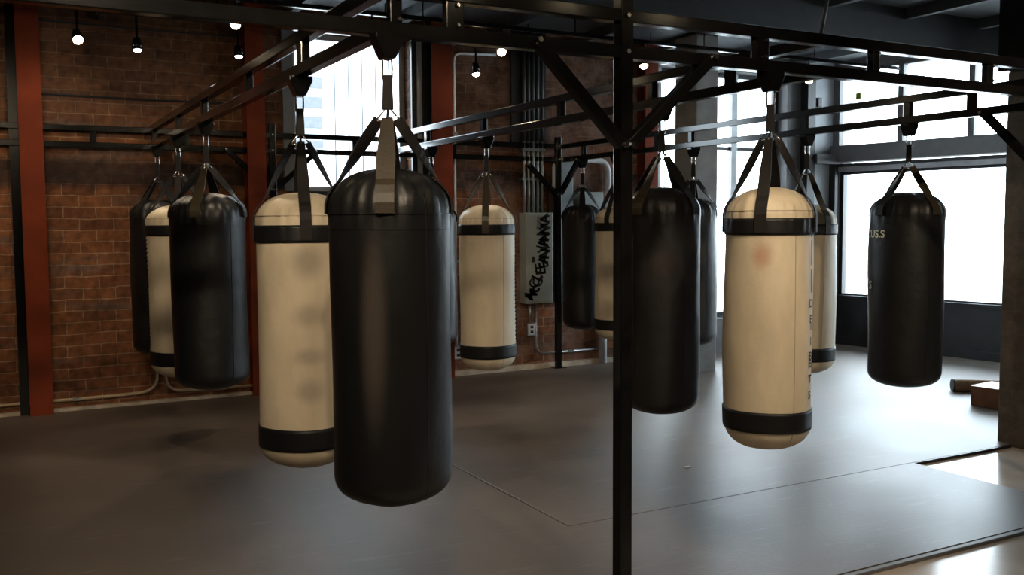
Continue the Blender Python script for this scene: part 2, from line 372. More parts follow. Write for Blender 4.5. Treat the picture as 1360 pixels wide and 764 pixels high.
# rust-red steel columns on the brick
cols = [(.19, .365), (2.01, 2.175), (3.82, 4.04), (6.41, 6.58)]
for i, (a, b) in enumerate(cols):
    bm = boxes((a, b, WY-.16, WY-.145, .02, H), (a, b, WY-.02, WY, .02, H), ((a+b)/2-.01, (a+b)/2+.01, WY-.145, WY-.02, .02, H))
    o = finish('steel_column', bm, M['rust'])
    tag(o, ['red-oxide painted steel column at the far left of the brick wall', 'red-oxide steel column behind the left hanging bags, left of the high window',
            'red-oxide steel column just right of the high window', 'red-oxide steel column between the brick wall and the tall window'][i], 'column', 'red steel columns on the brick wall', 'structure')
struct('trim_5', boxes((.12, .19, WY-.06, WY, .02, H)), M['black'])
# chase behind the conduits
struct('trim_6', boxes((4.78, 5.2, WY-.03, WY, 2.42, H)), M['dark'])
# free-standing concrete column
o = finish('concrete_column', boxes((6.33, 6.62, 7.70, 8.05, 0, H-.1)), M['greycon'], bevel=.01)
tag(o, 'square grey concrete column standing in front of the tall window', 'column', None, 'structure')
# right-hand pillar
o = empty('masonry_pillar', (6.55, 3.9, 0)); tag(o, 'rough grey brick pillar at the right edge with a black painted top', 'column', None, 'structure')
def rel(bm, o): bmesh.ops.translate(bm, verts=bm.verts, vec=-o.location); return bm
finish('pillar_shaft', rel(boxes((6.22, 7.0, 3.45, 4.22, 0, 2.62)), o), M['stone'], o, bevel=.012)
finish('pillar_top', rel(boxes((6.16, 7.04, 3.42, 4.26, 2.62, H)), o), M['black'], o, bevel=.01)
# chipped plaster strip along the foot of the brick wall
struct('baseboard_back', boxes((X0, 2.06, WY-.05, WY, 0, .045), (3.9, 6.5, WY-.04, WY, 0, .07)), M['skirt'])

# ------------------------------------------------------------------ floor mats
def mat_piece(bs, label):
    o = finish('rubber_floor_mat', boxes(*bs), M['rubber'], bevel=.004); tag(o, label, 'floor mat', 'black rubber floor mats')
mat_piece([(2.559, 9.2, 4.105, 8.76, 0, .022)], 'black rubber mat covering the floor in front of the windows and electrical panels')
bm = bmesh.new(); prism(bm, [(X0+.1, 2.94), (5.19, 2.94), (5.19, 4.102), (2.55, 4.102), (2.55, 8.76), (X0+.1, 8.76)], 0, .022)
tag(finish('rubber_floor_mat', bm, M['rubber'], bevel=.002), 'black rubber mat running from the left brick wall to the bare concrete in the foreground', 'floor mat', 'black rubber floor mats')
tag(finish('mat_edge_strip', boxes((X0+.1, 5.19, 2.905, 2.94, 0, .019)), M['grey'], bevel=.004), 'edging strip along the front of the foreground mat, its lit bevel painted in grey', 'edging')  # border strip; its lighter grey paints in the lit bevel of the mat
bm = boxes((5.19, 6.2, 4.095, 4.108, 0, .02)); o = finish('mat_edge_strip', bm, M['stitch'])
tag(o, 'thin black edging along the rubber mat beside the pillar', 'edging')
# litter specks
bm = bmesh.new(); box(bm, -.02, .02, -.008, .01, 0, .006); o = finish('paper_scrap', bm, M['paper'], loc=(3.84, 4.73, .022)); tag(o, 'tiny white paper scrap on the mat below the front cream bag', 'scrap')

# ------------------------------------------------------------------ things on the floor by the pillar
bx = empty('cardboard_box', (7.42, 5.03, .022), .12)
finish('carton', boxes((-.17, .17, -.15, .15, 0, .165)), M['wood'], bx, bevel=.004)
finish('packing_tape', boxes((-.03, -.012, -.1515, .1515, .001, .167)), M['tape'], bx)
finish('lid_flap', boxes((-.172, .172, -.152, .152, .1655, .170)), M['tape'], bx)
tag(bx, 'small brown cardboard box with pale top on the mat beside the pillar', 'box')
bm = bmesh.new(); tube(bm, [(-.36,0,.055),(0,0,.055),(.36,0,.055)], .055, 20); bmesh.ops.translate(bm, verts=bm.verts, vec=(0,0,0))
ro = empty('foam_roller', (7.98, 5.46, .022), -.62); finish('roller_body', bm, M['roll'], ro, smooth=True)
bm = bmesh.new(); tube(bm, [(-.365,0,.055),(-.35,0,.055)], .057, 20); finish('end_cap', bm, M['webbing'], ro)
tag(ro, 'tan rolled tube lying on the mat behind the cardboard box', 'roller')

# ------------------------------------------------------------------ bag rack
FY, RY = 3.13, 8.78
QX = [1.2, 3.3, 5.40]
rack = empty('bag_rack', (2.2, FY, 0)); tag(rack, 'black steel boxing bag rack of double rails, posts and diagonal braces', 'rack')
def rp(name, bm, m=M['black'], bevel=.004): 
    bmesh.ops.translate(bm, verts=bm.verts, vec=-rack.location); return finish(name, bm, m, rack, bevel=bevel)
w = .026
for z0, z1 in ((2.24, 2.29), (2.38, 2.43)):
    rp('rail', boxes((-1.2, 5.43, FY-w, FY+w, z0, z1)))
    rp('rail', boxes((-1.2, 5.43, RY-w, RY+w, z0, z1)))
    for x in QX: rp('rail', boxes((x-w, x+w, FY+w, RY-w, z0, z1)))
def post(x, y, z1=2.5, base=True):
    rp('post', boxes((x-.029, x+.029, y-.029, y+.029, .022, z1)))
    rp('base_plate', boxes((x-.07, x+.07, min(y-.07, RY), min(y+.07, WY-.02), .022, .03)))
post(2.205, FY, 2.62); post(2.245, RY-.055); post(5.30, RY-.055); post(5.405, FY-.056); post(-.95, RY-.055)
def spacer(x, y, d, wd=.05):
    if d == 'x': rp('spacer', boxes((x-wd/2, x+wd/2, y-.02, y+.02, 2.285, 2.385)))
    else: rp('spacer', boxes((x-.02, x+.02, y-wd/2, y+wd/2, 2.285, 2.385)))
for x in (.2, 1.24, 1.465, 2.92, 3.62, 4.45, 5.2): spacer(x, FY, 'x', .07 if x in (1.465, 2.92) else .045)
for x in (-.3, .745, 1.235, 1.50, 3.05, 4.1): spacer(x, RY, 'x')
for y in (4.10, 5.12, 6.33, 7.30, 8.5): spacer(1.2, y, 'y', .07 if y < 4.5 else .05)
for y in (3.75, 4.40, 5.39, 6.52, 7.6): spacer(3.3, y, 'y')
for y in (3.9, 4.37, 5.30, 6.63, 7.12, 8.37): spacer(5.4, y, 'y')
def brace(a, b):
    bm = bmesh.new(); beam(bm, a, b, .045, .05, (0, 1, 0) if abs(a[1]-b[1]) < .01 else (1, 0, 0)); rp('brace', bm)
    for p in (a, b):
        s = Vector((0, -.03, 0)) if abs(a[1]-b[1]) < .01 else Vector((-.03, 0, 0))
        bm = bmesh.new(); tube(bm, [Vector(p)+s*.6, Vector(p)+s*1.25], .011, 6); rp('bolt', bm, M['chrome'], 0)
f = FY-.012
brace((1.80, f, 2.275), (2.19, f, 1.90)); brace((2.64, f, 2.275), (2.22, f, 1.90))
brace((4.74, FY-.056, 2.26), (5.38, FY-.056, 1.62)); brace((5.40, 3.82, 2.26), (5.40, 3.15, 1.60))
r_ = RY-.055
brace((1.83, r_, 2.265), (2.22, r_, 1.91)); brace((2.66, r_, 2.265), (2.27, r_, 1.91)); brace((4.94, r_, 2.20), (5.28, r_, 1.89)); brace((5.36, 8.40, 2.25), (5.32, 8.70, 1.90))
# bolts on the posts
for (x, y) in ((2.205, FY), (2.245, RY-.055), (5.30, RY-.055)):
    for z in (2.265, 2.405, 1.905):
        bm = bmesh.new(); tube(bm, [(x, y-.027, z), (x, y-.04, z)], .010, 6); rp('bolt', bm, M['chrome'], 0)
for x in (.2, 1.24, 1.465, 2.92, 3.62, 4.45):
    for z in (2.30, 2.37):
        bm = bmesh.new(); tube(bm, [(x+.008, FY-.018, z), (x+.008, FY-.032, z)], .007, 6); rp('bolt', bm, M['chrome'], 0)
def hanger(x, y):
    bm = bmesh.new(); P = [(-.052, 2.245), (.052, 2.245), (.052, 2.225), (.020, 2.158), (-.020, 2.158), (-.052, 2.225)]
    a = [bm.verts.new((x+px, y-.034, pz)) for px, pz in P]; b = [bm.verts.new((x+px, y+.034, pz)) for px, pz in P]
    bm.faces.new(a); bm.faces.new(b)
    for i in range(6): bm.faces.new((a[i], a[(i+1) % 6], b[(i+1) % 6], b[i]))
    rp('hanger_plate', bm)

# ------------------------------------------------------------------ lettering
def text_polys(s, size, align='CENTER'):
    cu = bpy.data.curves.new('t', 'FONT'); cu.body = s; cu.size = size; cu.align_x = align; cu.align_y = 'CENTER'; cu.offset = size*.022
    o = bpy.data.objects.new('t', cu); COL.objects.link(o)
    me = o.to_mesh(); vs = [tuple(v.co) for v in me.vertices]; fs = [tuple(p.vertices) for p in me.polygons]
    o.to_mesh_clear(); bpy.data.objects.remove(o); bpy.data.curves.remove(cu)
    return vs, fs

# ------------------------------------------------------------------ punching bags
blackskin = vinyl('black_vinyl', (.011, .011, .0115), .42)
creamskin = vinyl('cream_canvas_vinyl', (.68, .58, .42), .5)
def cang(x, y): return math.atan2(-y, -x)
def make_bag(kind, x, y, dia, top, bot, rot, label, skin=None, texts=(), seed=0, strap_m=None, laces=None):
    rnd = random.Random(seed); hang = (x, y)
    root = empty('punching_bag', (x, y, bot)); tag(root, label, 'punching bag', '%s punching bags hanging from the rack' % ('black' if kind == 'b' else 'cream'))
    Ht = top-bot; R = dia/2; wht = kind == 'w'
    cz = cang(x, y)
    hb, ht, eb, et = (.12, .135, 2.3, 2.2) if wht else (.11, .15, 2.5, 2.3)
    p1, p2, p3 = rnd.uniform(0, 6), rnd.uniform(0, 6), rnd.uniform(0, 6)
    def rad(z):
        r = R*(1 - (.012 if wht else .02)*(1-math.sin(PI*z/Ht)) + .008*math.sin(7*z/Ht+p1))
        if z < hb: r *= max(0, 1-(1-z/hb)**eb)**(1/eb)
        if z > Ht-ht: r *= max(0, 1-(1-(Ht-z)/ht)**et)**(1/et)
        return r
    zs = [hb*(1-math.cos(PI/2*i/10)) for i in range(0, 11)]; zs[0] = .0004
    zs += [hb+(Ht-hb-ht)*i/30 for i in range(1, 30)]
    zs += [Ht-ht*(1-math.cos(PI/2*(10-i)/10)) for i in range(0, 11)]; zs[-1] = Ht-.0004
    nf = rnd.choice((17, 19, 23))
    def fn(r, z, t):
        k = 0.
        g = math.exp(-((z-(Ht-.10))/.075)**2)
        k += g*(.0035 if wht else .0055)*(math.sin(nf*t+p2+2*math.sin(3*t+p1))+.7*math.sin((nf*2+5)*t+p3+3*math.sin(2*t)))
        k += .003*math.sin(3*t+p1+4*z)+.002*math.sin(5*t-7*z+p2)
        rr = r + k*min(1, r/R*1.2)
        dz = (.006 if not wht else .003)*math.sin(9*t+p3)*(1 if z > Ht-.06 else 0)*(r/R)
        return (rr*math.cos(t), rr*math.sin(t), z+dz)
    bm = bmesh.new(); lathe(bm, [(rad(z), z) for z in zs], 96, fn)
    finish('bag_body', bm, skin or (creamskin if wht else blackskin), root, smooth=True)
    def ring(name, za, zb, off, m):
        pr = [(rad(za)-.004, za)] + [(rad(za+(zb-za)*i/6)+off, za+(zb-za)*i/6) for i in range(7)] + [(rad(zb)-.004, zb)]
        pr = [(pr[0][0], za+.0001)] + pr[1:]
        def f2(r, z, t):
            q = fn(r, z, t); return (q[0], q[1], z)
        bm = bmesh.new(); lathe(bm, pr, 96, f2); 
        return finish(name, bm, m, root, smooth=True)
    if wht:
        zb1 = Ht*(1-.117); zb0 = Ht*(1-.178)
        ring('upper_band', zb0, zb1, .006, M['bandm']); ring('lower_band', Ht*.086, Ht*.163, .006, M['bandm'])
        ring('seam', Ht-.105, Ht-.101, .0025, M['creamseam'])
        zend = zb0+.01
    else:
        ring('seam', Ht-.158, Ht-.154, .003, M['stitch']); ring('seam', Ht-.208, Ht-.205, .002, M['stitch'])
        zend = Ht-.155
    # vertical side seam
    a = cz + .62
    bm = bmesh.new(); zz = [hb*.5+(Ht-ht*.6-hb*.5)*i/40 for i in range(41)]
    tube(bm, [fn(rad(z)+.0005, z, a) for z in zz], .0018, 5); finish('side_seam', bm, M['creamseam'] if wht else M['stitch'], root, smooth=True)
    if laces is not None:
        for k in range(26):
            z = Ht*.19 + k*(Ht*.60)/25; a1 = cz+laces
            bm = bmesh.new(); tube(bm, [fn(R*.99, z, a1-.09), fn(R*1.0+.007, z+.004, a1-.03), fn(R*1.0+.007, z+.010, a1+.03), fn(R*.99, z+.014, a1+.09)], .005, 6)
            finish('lace', bm, M['webbing'], root, smooth=True)
    # straps
    zr = 1.955-bot
    sm = strap_m or (M['webbing'])
    for k in range(4):
        a = cz + rot + k*PI/2; ca, sa = math.cos(a), math.sin(a)
        path = [(.030, zr)]; q1 = (rad(Ht-.045)+.010, Ht-.045)
        path += [(.03+(q1[0]-.03)*.5, zr+(q1[1]-zr)*.5), q1]
        for z in (Ht-.065, Ht-.09, Ht-.12): path.append((rad(z)+.010, z))
        path.append((rad(zend)+.009, zend))
        W = .062 if not wht else .050
        # dense path: straight run first, then over the shoulder
        dense = []
        for i in range(len(path)-1):
            m_ = 5 if i < 2 else 2
            for j in range(m_): t = j/m_; dense.append((path[i][0]+(path[i+1][0]-path[i][0])*t, path[i][1]+(path[i+1][1]-path[i][1])*t))
        dense.append(path[-1]); side = abs(math.sin(rot + k*PI/2))
        bm = bmesh.new(); rows = []
        for i, (r, z) in enumerate(dense):
            a_, b_ = dense[max(0, i-1)], dense[min(len(dense)-1, i+1)]; dr, dz = b_[0]-a_[0], b_[1]-a_[1]; L = math.hypot(dr, dz); nr, nz = -dz/L, dr/L
            ph = side*1.1*max(0, 1-i/9.5)**1.0
            er, et_, ez = nr*math.sin(ph), math.cos(ph), nz*math.sin(ph)     # strap width direction (radial, tangential, up)
            fr, ft, fz = nr*math.cos(ph), -math.sin(ph), nz*math.cos(ph)     # strap thickness direction
            ww = W*(.62+.38*min(1, i/6)); row = []
            for sgn, off in ((-1, 0), (1, 0), (1, .005), (-1, .005)):
                rr = r + er*sgn*ww/2 + fr*off; tt = et_*sgn*ww/2 + ft*off; zz_ = z + ez*sgn*ww/2 + fz*off
                row.append(bm.verts.new((rr*ca - tt*sa, rr*sa + tt*ca, zz_)))
            rows.append(row)
        for i in range(len(rows)-1):
            for q in range(4): bm.faces.new((rows[i][q], rows[i][(q+1) % 4], rows[i+1][(q+1) % 4], rows[i+1][q]))
        bm.faces.new(rows[0]); bm.faces.new(rows[-1])
        finish('strap', bm, (sm[k % len(sm)] if isinstance(sm, (list, tuple)) else sm), root)
    # two wire D-rings, loop strap, carabiner
    for k in range(2):
        a = cz + rot + k*PI/2; ca, sa = math.cos(a), math.sin(a)
        tri = fillet([(0,0,zr+.045), (.043*ca, .043*sa, zr-.006), (-.043*ca, -.043*sa, zr-.006), (0,0,zr+.045)], .012, 4)[:-1]
        bm = bmesh.new(); tube(bm, tri, .0038, 8, closed=True); finish('d_ring', bm, M['chrome'], root, smooth=True)
    vx, vy = -math.sin(cz), math.cos(cz)      # across the view from the aisle
    def flat(z0, z1, w0, w1, th, m, name):
        bm = bmesh.new(); rows = []
        n = 6
        for i in range(n+1):
            t = i/n; wv = (w0+(w1-w0)*t)/2; z = z0+(z1-z0)*t
            rows.append([bm.verts.new((vx*s*wv - vy*d*th/2, vy*s*wv + vx*d*th/2, z)) for s, d in ((-1,-1),(1,-1),(1,1),(-1,1))])
        for i in range(n):
            for q in range(4): bm.faces.new((rows[i][q], rows[i][(q+1) % 4], rows[i+1][(q+1) % 4], rows[i+1][q]))
        bm.faces.new(rows[0]); bm.faces.new(rows[-1]); finish(name, bm, m, root, bevel=.003)
    flat(zr+.032, 2.105-bot, .040, .032, .018, M['webbing'], 'hanging_loop')
    zc0, zc1 = 2.085-bot, 2.178-bot
    loop = [(.016*math.cos(t)*1.0, (zc0+zc1)/2 + (.031*(1 if math.sin(t) > 0 else -1) if abs(math.sin(t)) > .02 else 0) + .016*math.sin(t)) for t in [2*PI*i/24 for i in range(24)]]
    bm = bmesh.new(); tube(bm, [(vx*px, vy*px, pz) for px, pz in loop], .0042, 8, closed=True); finish('carabiner', bm, M['chrome'], root, smooth=True)
    # lettering wrapped on the skin
    for (s, size, dang, zt, m, vert) in texts:
        if vert:
            bm = bmesh.new(); zpos = zt
            for ch, dz in s:
                vs, fs = text_polys(ch, size); vv = []
                for (px, py, _) in vs:
                    t = cz+dang+px/R; rr = rad(dz)+.0075; vv.append(bm.verts.new((rr*math.cos(t), rr*math.sin(t), dz+py)))
                for f_ in fs: bm.faces.new([vv[i] for i in f_])
        else:
            bm = bmesh.new(); vs, fs = text_polys(s, size, 'RIGHT'); vv = []
            for (px, py, _) in vs:
                t = cz+dang+px/R; rr = rad(zt)+.0075; vv.append(bm.verts.new((rr*math.cos(t), rr*math.sin(t), zt+py)))
            for f_ in fs: bm.faces.new([vv[i] for i in f_])
        finish('lettering', bm, m, root)
    hanger(x, y)
    return root

tw = [M['tanweb'], M['webbing'], M['webbing'], M['webbing']]
R_ = math.radians
# x, y are world metres along the rack rails
c1 = cang(1.2, 3.1)
skin_front = vinyl('black_vinyl_pale_streak', (.010, .010, .0105), .40, [(c1-.28, .62, .055, .40, (.16, .125, .10), .45)])  # tall soft streak on the skin, paler and warmer than the vinyl
make_bag('b', 1.2, 3.10, .415, 1.785, .62, R_(-4), 'largest black punching bag in the foreground with a broad glossy strap', skin_front, seed=1, strap_m=[M['tanweb'], M['webbing'], M['webbing'], M['webbing']])
c2 = cang(1.2, 4.17)
sk = vinyl('cream_vinyl_grey_smears', (.68, .58, .42), .5, [(c2+.10, .93, .09, .10, (.13, .12, .10), .55), (c2+.10, .70, .09, .07, (.13, .12, .10), .5), (c2+.10, .52, .09, .05, (.13, .12, .10), .5), (c2+.10, .37, .08, .07, (.13, .12, .10), .5), (c2+.05, .65, .16, .5, (.35, .28, .2), .4)])
make_bag('w', 1.2, 4.17, .405, 1.735, .505, R_(4), 'cream punching bag with blurred grey marks half hidden by the largest black bag', sk, seed=2)
make_bag('b', 1.2, 6.32, .47, 1.795, .53, R_(-18), 'black punching bag in front of its two neighbours on the left of the rack', seed=3, strap_m=tw)
h = 1.28
make_bag('w', 1.2, 7.37, .47, 1.74, .455, R_(-6), 'cream punching bag wedged between two black bags on the left', seed=4, laces=-1.45,
         texts=[('SP 18', .045, .62, .98, M['ink'], False), ('25', .05, .66, .83, M['redink'], False)])
make_bag('b', 1.2, 8.40, .47, 1.80, .50, R_(45), 'leftmost black punching bag nearest the brick wall', seed=5)
c3 = cang(2.99, 3.13)
sk = vinyl('cream_vinyl_red_mark', (.68, .58, .42), .5, [(c3-.15, .86, .055, .07, (.45, .17, .10), .55)])
zl = [('I', 326), ('I', 340), ('I', 350), ('I', 360), ('I', 375), ('I', 384), ('I', 393), ('D', 411), ('P', 430), ('I', 438), ('I', 457), ('B', 475), ('B', 484), ('T', 503), ('S', 523)]
make_bag('w', 2.985, 3.13, .38, 1.745, .59, R_(-10), 'cream punching bag with small vertical black letters hanging right of the front post', sk, seed=6,
         texts=[([(c, (595-yy)/342*1.215) for c, yy in zl], .050, 1.12, 0, M['ink'], True)])
c4 = cang(3.3, 4.31)
sk = vinyl('black_vinyl_red_tint', (.016, .015, .0155), .40, [(c4+.1, .86, .08, .09, (.09, .035, .03), .5), (c4, .8, .16, .3, (.06, .052, .05), .45)])
make_bag('b', 3.3, 4.31, .435, 1.79, .51, R_(-35), 'black punching bag partly hidden by the front post', sk, seed=7, strap_m=tw)
make_bag('w', 3.3, 6.48, .425, 1.73, .46, R_(-3), 'cream punching bag in the middle in front of the electrical panel', seed=8, laces=1.5, strap_m=[M['tanweb']]*4)
make_bag('b', 3.3, 7.52, .42, 1.76, .53, R_(10), 'black punching bag showing only a sliver behind the largest black bag', seed=9)
make_bag('b', 5.4, 4.36, .48, 1.785, .47, R_(45), 'black punching bag with yellow lettering in front of the right window', seed=10, strap_m=[M['tanweb'], M['webbing']]*2,
         texts=[('CIRCUS.S', .072, -.58, 1.035, M['gold'], False), ('S', .075, -1.02, .69, M['gold'], False)])
make_bag('w', 5.4, 5.27, .45, 1.72, .435, R_(42), 'cream punching bag behind the one with vertical letters', seed=11, strap_m=[M['tanweb'], M['webbing']]*2)
make_bag('b', 5.4, 6.60, .43, 1.80, .50, R_(-5), 'black punching bag peeking out in front of the grey concrete column', seed=12)
make_bag('b', 5.4, 8.40, .42, 1.78, .47, R_(0), 'farthest black punching bag beside the rear corner post', seed=13)
make_bag('w', 5.4, 7.78, .42, 1.74, .42, R_(-25), 'cream punching bag mostly hidden behind the front post', seed=14)

# ------------------------------------------------------------------ services on the brick wall
wy = WY
ep = empty('electrical_panel', (5.045, wy, .735)); tag(ep, 'grey-green electrical panel covered in black graffiti lettering on the brick wall', 'electrical panel')
finish('enclosure', boxes((-.165, .165, -.15, 0, 0, .96)), M['panel'], ep, bevel=.006)
finish('door_panel', boxes((-.15, .15, -.158, -.15, .02, .94)), M['panel'], ep, bevel=.003)
finish('handle', boxes((-.10, -.07, -.168, -.158, .44, .50)), M['frame'], ep)
finish('nameplate', boxes((-.03, 0, -.162, -.158, .80, .92)), M['galv'], ep)
bm = bmesh.new()
for i, ch in enumerate('McCLEEANVANNYA'+'McCLEEANVANNYA'):
    vs, fs = text_polys(ch, .17); t = (i%14)/13; off = .010 if i > 13 else 0
    cx = -.105 + .15*min(1, t*2.2) + .02*math.sin(i*2.1) + off; cz_ = .09 + .80*t + off; rot = (1.57 if t > .3 else .9+1.2*t) + .2*math.sin(i*1.7)
    vv = [bm.verts.new((cx + (px*math.cos(rot)-py*math.sin(rot)), -.1595, cz_ + (px*math.sin(rot)+py*math.cos(rot))*.8)) for px, py, _ in vs]
    for f_ in fs: bm.faces.new([vv[k] for k in f_])
finish('graffiti', bm, M['ink'], ep)
o = empty('wiring_trough', (5.40, wy, .735)); tag(o, 'tall narrow grey wiring trough behind the rear corner post', 'electrical panel')
finish('trough_body', boxes((-.08, .09, -.11, 0, 0, 1.50)), M['panel'], o, bevel=.006); finish('trough_cover', boxes((-.06, .07, -.118, -.11, .03, 1.46)), M['galv'], o)
o = empty('backing_board', (5.265, wy, .735)); tag(o, 'dark brown wooden board between the graffiti panel and the wiring trough', 'board')
finish('board', boxes((-.045, .05, -.05, 0, 0, 1.22)), M['brownboard'], o, bevel=.004)
for k in (.08, 1.14): finish('board_screw', boxes((-.006, .006, -.054, -.05, k-.006, k+.006)), M['galv'], o)
o = empty('junction_box', (5.72, wy, 1.56)); tag(o, 'pale grey junction box on the brick behind the farthest black bag', 'electrical box')
finish('box_body', boxes((-.16, .14, -.14, 0, 0, .36)), M['panel'], o, bevel=.005); finish('box_cover', boxes((-.14, .12, -.146, -.14, .02, .34)), M['galv'], o)
def pipe(pts, r, m, label, fil=.08, cat='pipe', name='conduit_pipe', group=None, clips=()):
    base = Vector(pts[0]); o = empty(name, base); tag(o, label, cat, group)
    bm = bmesh.new(); tube(bm, [p-base for p in fillet(pts, fil)], r, 10); finish('pipe_run', bm, m, o, smooth=True)
    for c in clips:
        c = Vector(c)-base; finish('pipe_clip', boxes((c.x-.03, c.x+.03, c.y-r-.003, wy-base.y, c.z-.012, c.z+.012)), M['galv'], o)
    return o
for i, x in enumerate((4.91, 4.965, 5.02, 5.075, 5.13)):
    words_ = ['leftmost', 'second', 'middle', 'fourth', 'rightmost']
    pp = pipe([(x, wy-.06, 1.69), (x, wy-.06, 2.1), (x, wy-.06, 2.45)], .017 if i != 2 else .021, M['galv'], '%s of five upright steel conduits rising from the graffiti panel' % words_[i], clips=((x, wy-.06, 2.05), (x, wy-.06, 2.36)), group='conduits above the graffiti panel')
    bm = bmesh.new(); tube(bm, [(0, 0, .76), (0, 0, 1.88)], .019, 10); finish('painted_upper_run', bm, M['sill'], pp, smooth=True)
pipe([(4.12, wy-.03, .32), (4.12, wy-.03, .5), (4.12, wy-.03, 3.3), (4.6, wy-.03, 3.32)], .014, M['whitepipe'], 'thin pale conduit running up the wall beside the third red column', clips=((4.12, wy-.03, 1.2), (4.12, wy-.03, 2.5)))
pipe([(5.34, wy-.06, 2.27), (5.66, wy-.06, 2.27), (5.98, wy-.06, 2.27), (5.98, wy-.06, 1.0)], .034, M['whitepipe'], 'thick white pipe bending down over the brick behind the front post', .26, clips=((5.98, wy-.06, 1.75),))
pipe([(5.32, wy-.06, 2.235), (5.27, wy-.075, 2.20), (5.27, wy-.075, 2.0), (5.27, wy-.075, 1.955)], .022, M['whitepipe'], 'short bent white pipe left of the rear corner post', .1)
pipe([(5.91, wy-.06, .02), (5.91, wy-.06, 1.0)], .045, M['whitepipe'], 'stubby white pipe rising from the floor below the hidden cream bag')
pipe([(4.98, wy-.04, .74), (4.98, wy-.04, .52)], .012, M['galv'], 'short conduit between the graffiti panel and the white outlet box')
pipe([(5.06, wy-.04, .74), (5.06, wy-.04, .18), (5.9, wy-.04, .18)], .012, M['galv'], 'conduit dropping from the graffiti panel and turning right along the brick', .12, clips=((5.5, wy-.04, .18),))
def outlet(x, z, label, s=.05):
    o = empty('outlet_box', (x, wy, z)); tag(o, label, 'outlet')
    finish('box_body', boxes((-s, s, -.05, 0, -.07, .07)), M['galv'], o, bevel=.004); finish('cover_plate', boxes((-s*.85, s*.85, -.056, -.05, -.06, .06)), M['whitepipe'], o)
    finish('socket', boxes((-.018, .018, -.058, -.056, .012, .040), (-.018, .018, -.058, -.056, -.040, -.012)), M['frame'], o)
outlet(5.0, .45, 'metal outlet box under the graffiti panel'); outlet(4.13, .26, 'white outlet box low on the wall behind the largest black bag')
pipe([(X0+.05, wy-.04, .115), (.9, wy-.04, .115), (1.20, wy-.04, .13), (1.20, wy-.04, .60)], .014, M['pipecream'], 'cream conduit along the left wall foot turning up behind the cream bag', .14, clips=((.55, wy-.04, .115), (-.2, wy-.04, .115)))
pipe([(1.27, wy-.04, .60), (1.27, wy-.04, .115), (2.04, wy-.04, .10)], .014, M['pipecream'], 'cream conduit dropping beside its twin and turning right to the red column', .14, clips=((1.7, wy-.04, .107),))
for z, lab in ((3.28, 'upper thin dark cable strung across the left brick wall'), (2.68, 'lower thin dark cable strung across the left brick wall')):
    bm = bmesh.new(); tube(bm, [(.37, wy-.009, z), (1.2, wy-.009, z-.006), (2.05, wy-.009, z)], .010, 6); tag(finish('cable', bm, M['frame']), lab, 'cable')
o = finish('wall_speaker', boxes((9.13, 9.21, wy-.09, wy, 3.02, 3.14)), M['frame'], bevel=.01); tag(o, 'small black box fixed high on the pale wall between the windows', 'box')
bm = bmesh.new(); rbox(bm, .27, .34, .07, .079, 3.12, 3.20); tag(finish('window_sticker', bm, M['green']), 'small yellow-green sticker on the upper right window', 'sticker')
bm = bmesh.new(); tube(bm, [(3.42, 3.24, 3.58), (3.40, 3.22, 3.0), (3.37, 3.18, 2.6), (3.30, 3.15, 2.435)], .008, 6); tag(finish('hanging_cable', bm, M['frame'], smooth=True), 'thin cable hanging from the ceiling to the front rail', 'cable')

# ------------------------------------------------------------------ track lighting
def track(y, x0, x1, label):
    o = empty('light_track', (x0, y, 3.28)); tag(o, label, 'light track', 'lighting tracks under the ceiling')
    finish('track_bar', boxes((0, x1-x0, -.02, .02, 0, .035)), M['black'], o)
    n = int((x1-x0)/1.5)
    for i in range(n+1):
        x = .2+i*1.5
        if x < x1-x0: bm = bmesh.new(); tube(bm, [(x, 0, .035), (x, 0, H-3.28)], .006, 6); finish('suspension_rod', bm, M['black'], o)
track(7.43, -1.5, 9.0, 'black lighting track hung in front of the brick wall')
track(8.30, -1.5, 6.4, 'black lighting track nearest the brick wall')
for y_, l_ in ((5.2, 'black lighting track above the middle of the bag rack'), (2.3, 'black lighting track just before the front of the bag rack'), (3.7, 'unseen black lighting track added just behind the front rails of the bag rack'), (1.6, 'black lighting track behind the viewer'), (.7, 'black lighting track across the ceiling above the viewer')):  # the track behind the front rails is added to carry one lamp
    track(y_, -1.5, 1.8 if y_ > 5 else 2.4 if y_ > 2 else 8.0, l_)
def lamp(x, y, z, aim, power, label, dim=False, size=75, real=True):
    o = empty('spot_lamp', (x, y, z)); tag(o, label, 'spotlight', 'track spotlights')
    d = Vector(aim)-Vector((x, y, z)); d.normalize(); q = d.to_track_quat('-Z', 'Y')
    bm = bmesh.new(); tube(bm, [(0, 0, 3.28-z), (0, 0, .05)], .010, 8); finish('stem', bm, M['black'], o)
    def turn(bm): bmesh.ops.rotate(bm, verts=bm.verts, cent=(0,0,0), matrix=q.to_matrix()); return bm
    bm = bmesh.new(); lathe(bm, [(.018, .075), (.030, .07), (.038, .03), (.043, -.03), (.040, -.03), (.035, .025), (.02, .03)], 24); finish('lamp_housing', turn(bm), M['black'], o, smooth=True)
    bm = bmesh.new(); lathe(bm, ([(.006, -.042), (.020, -.038), (.030, -.030), (.034, -.022), (.01, -.01)] if dim else [(.010, -.058), (.026, -.050), (.034, -.040), (.037, -.030), (.036, -.02), (.01, -.01)]), 24); finish('lamp_lens', turn(bm), M['bulbdim'] if dim else M['bulb'], o)
    ld = bpy.data.lights.new('lamp', 'SPOT'); ld.energy = power; ld.color = (1, .80, .57); ld.spot_size = R_(size); ld.spot_blend = .7; ld.shadow_soft_size = .035
    lo = bpy.data.objects.new('lamp_light', ld); COL.objects.link(lo); lo.parent = o; lo.location = d*.075; lo.rotation_euler = q.to_euler()
P = 30
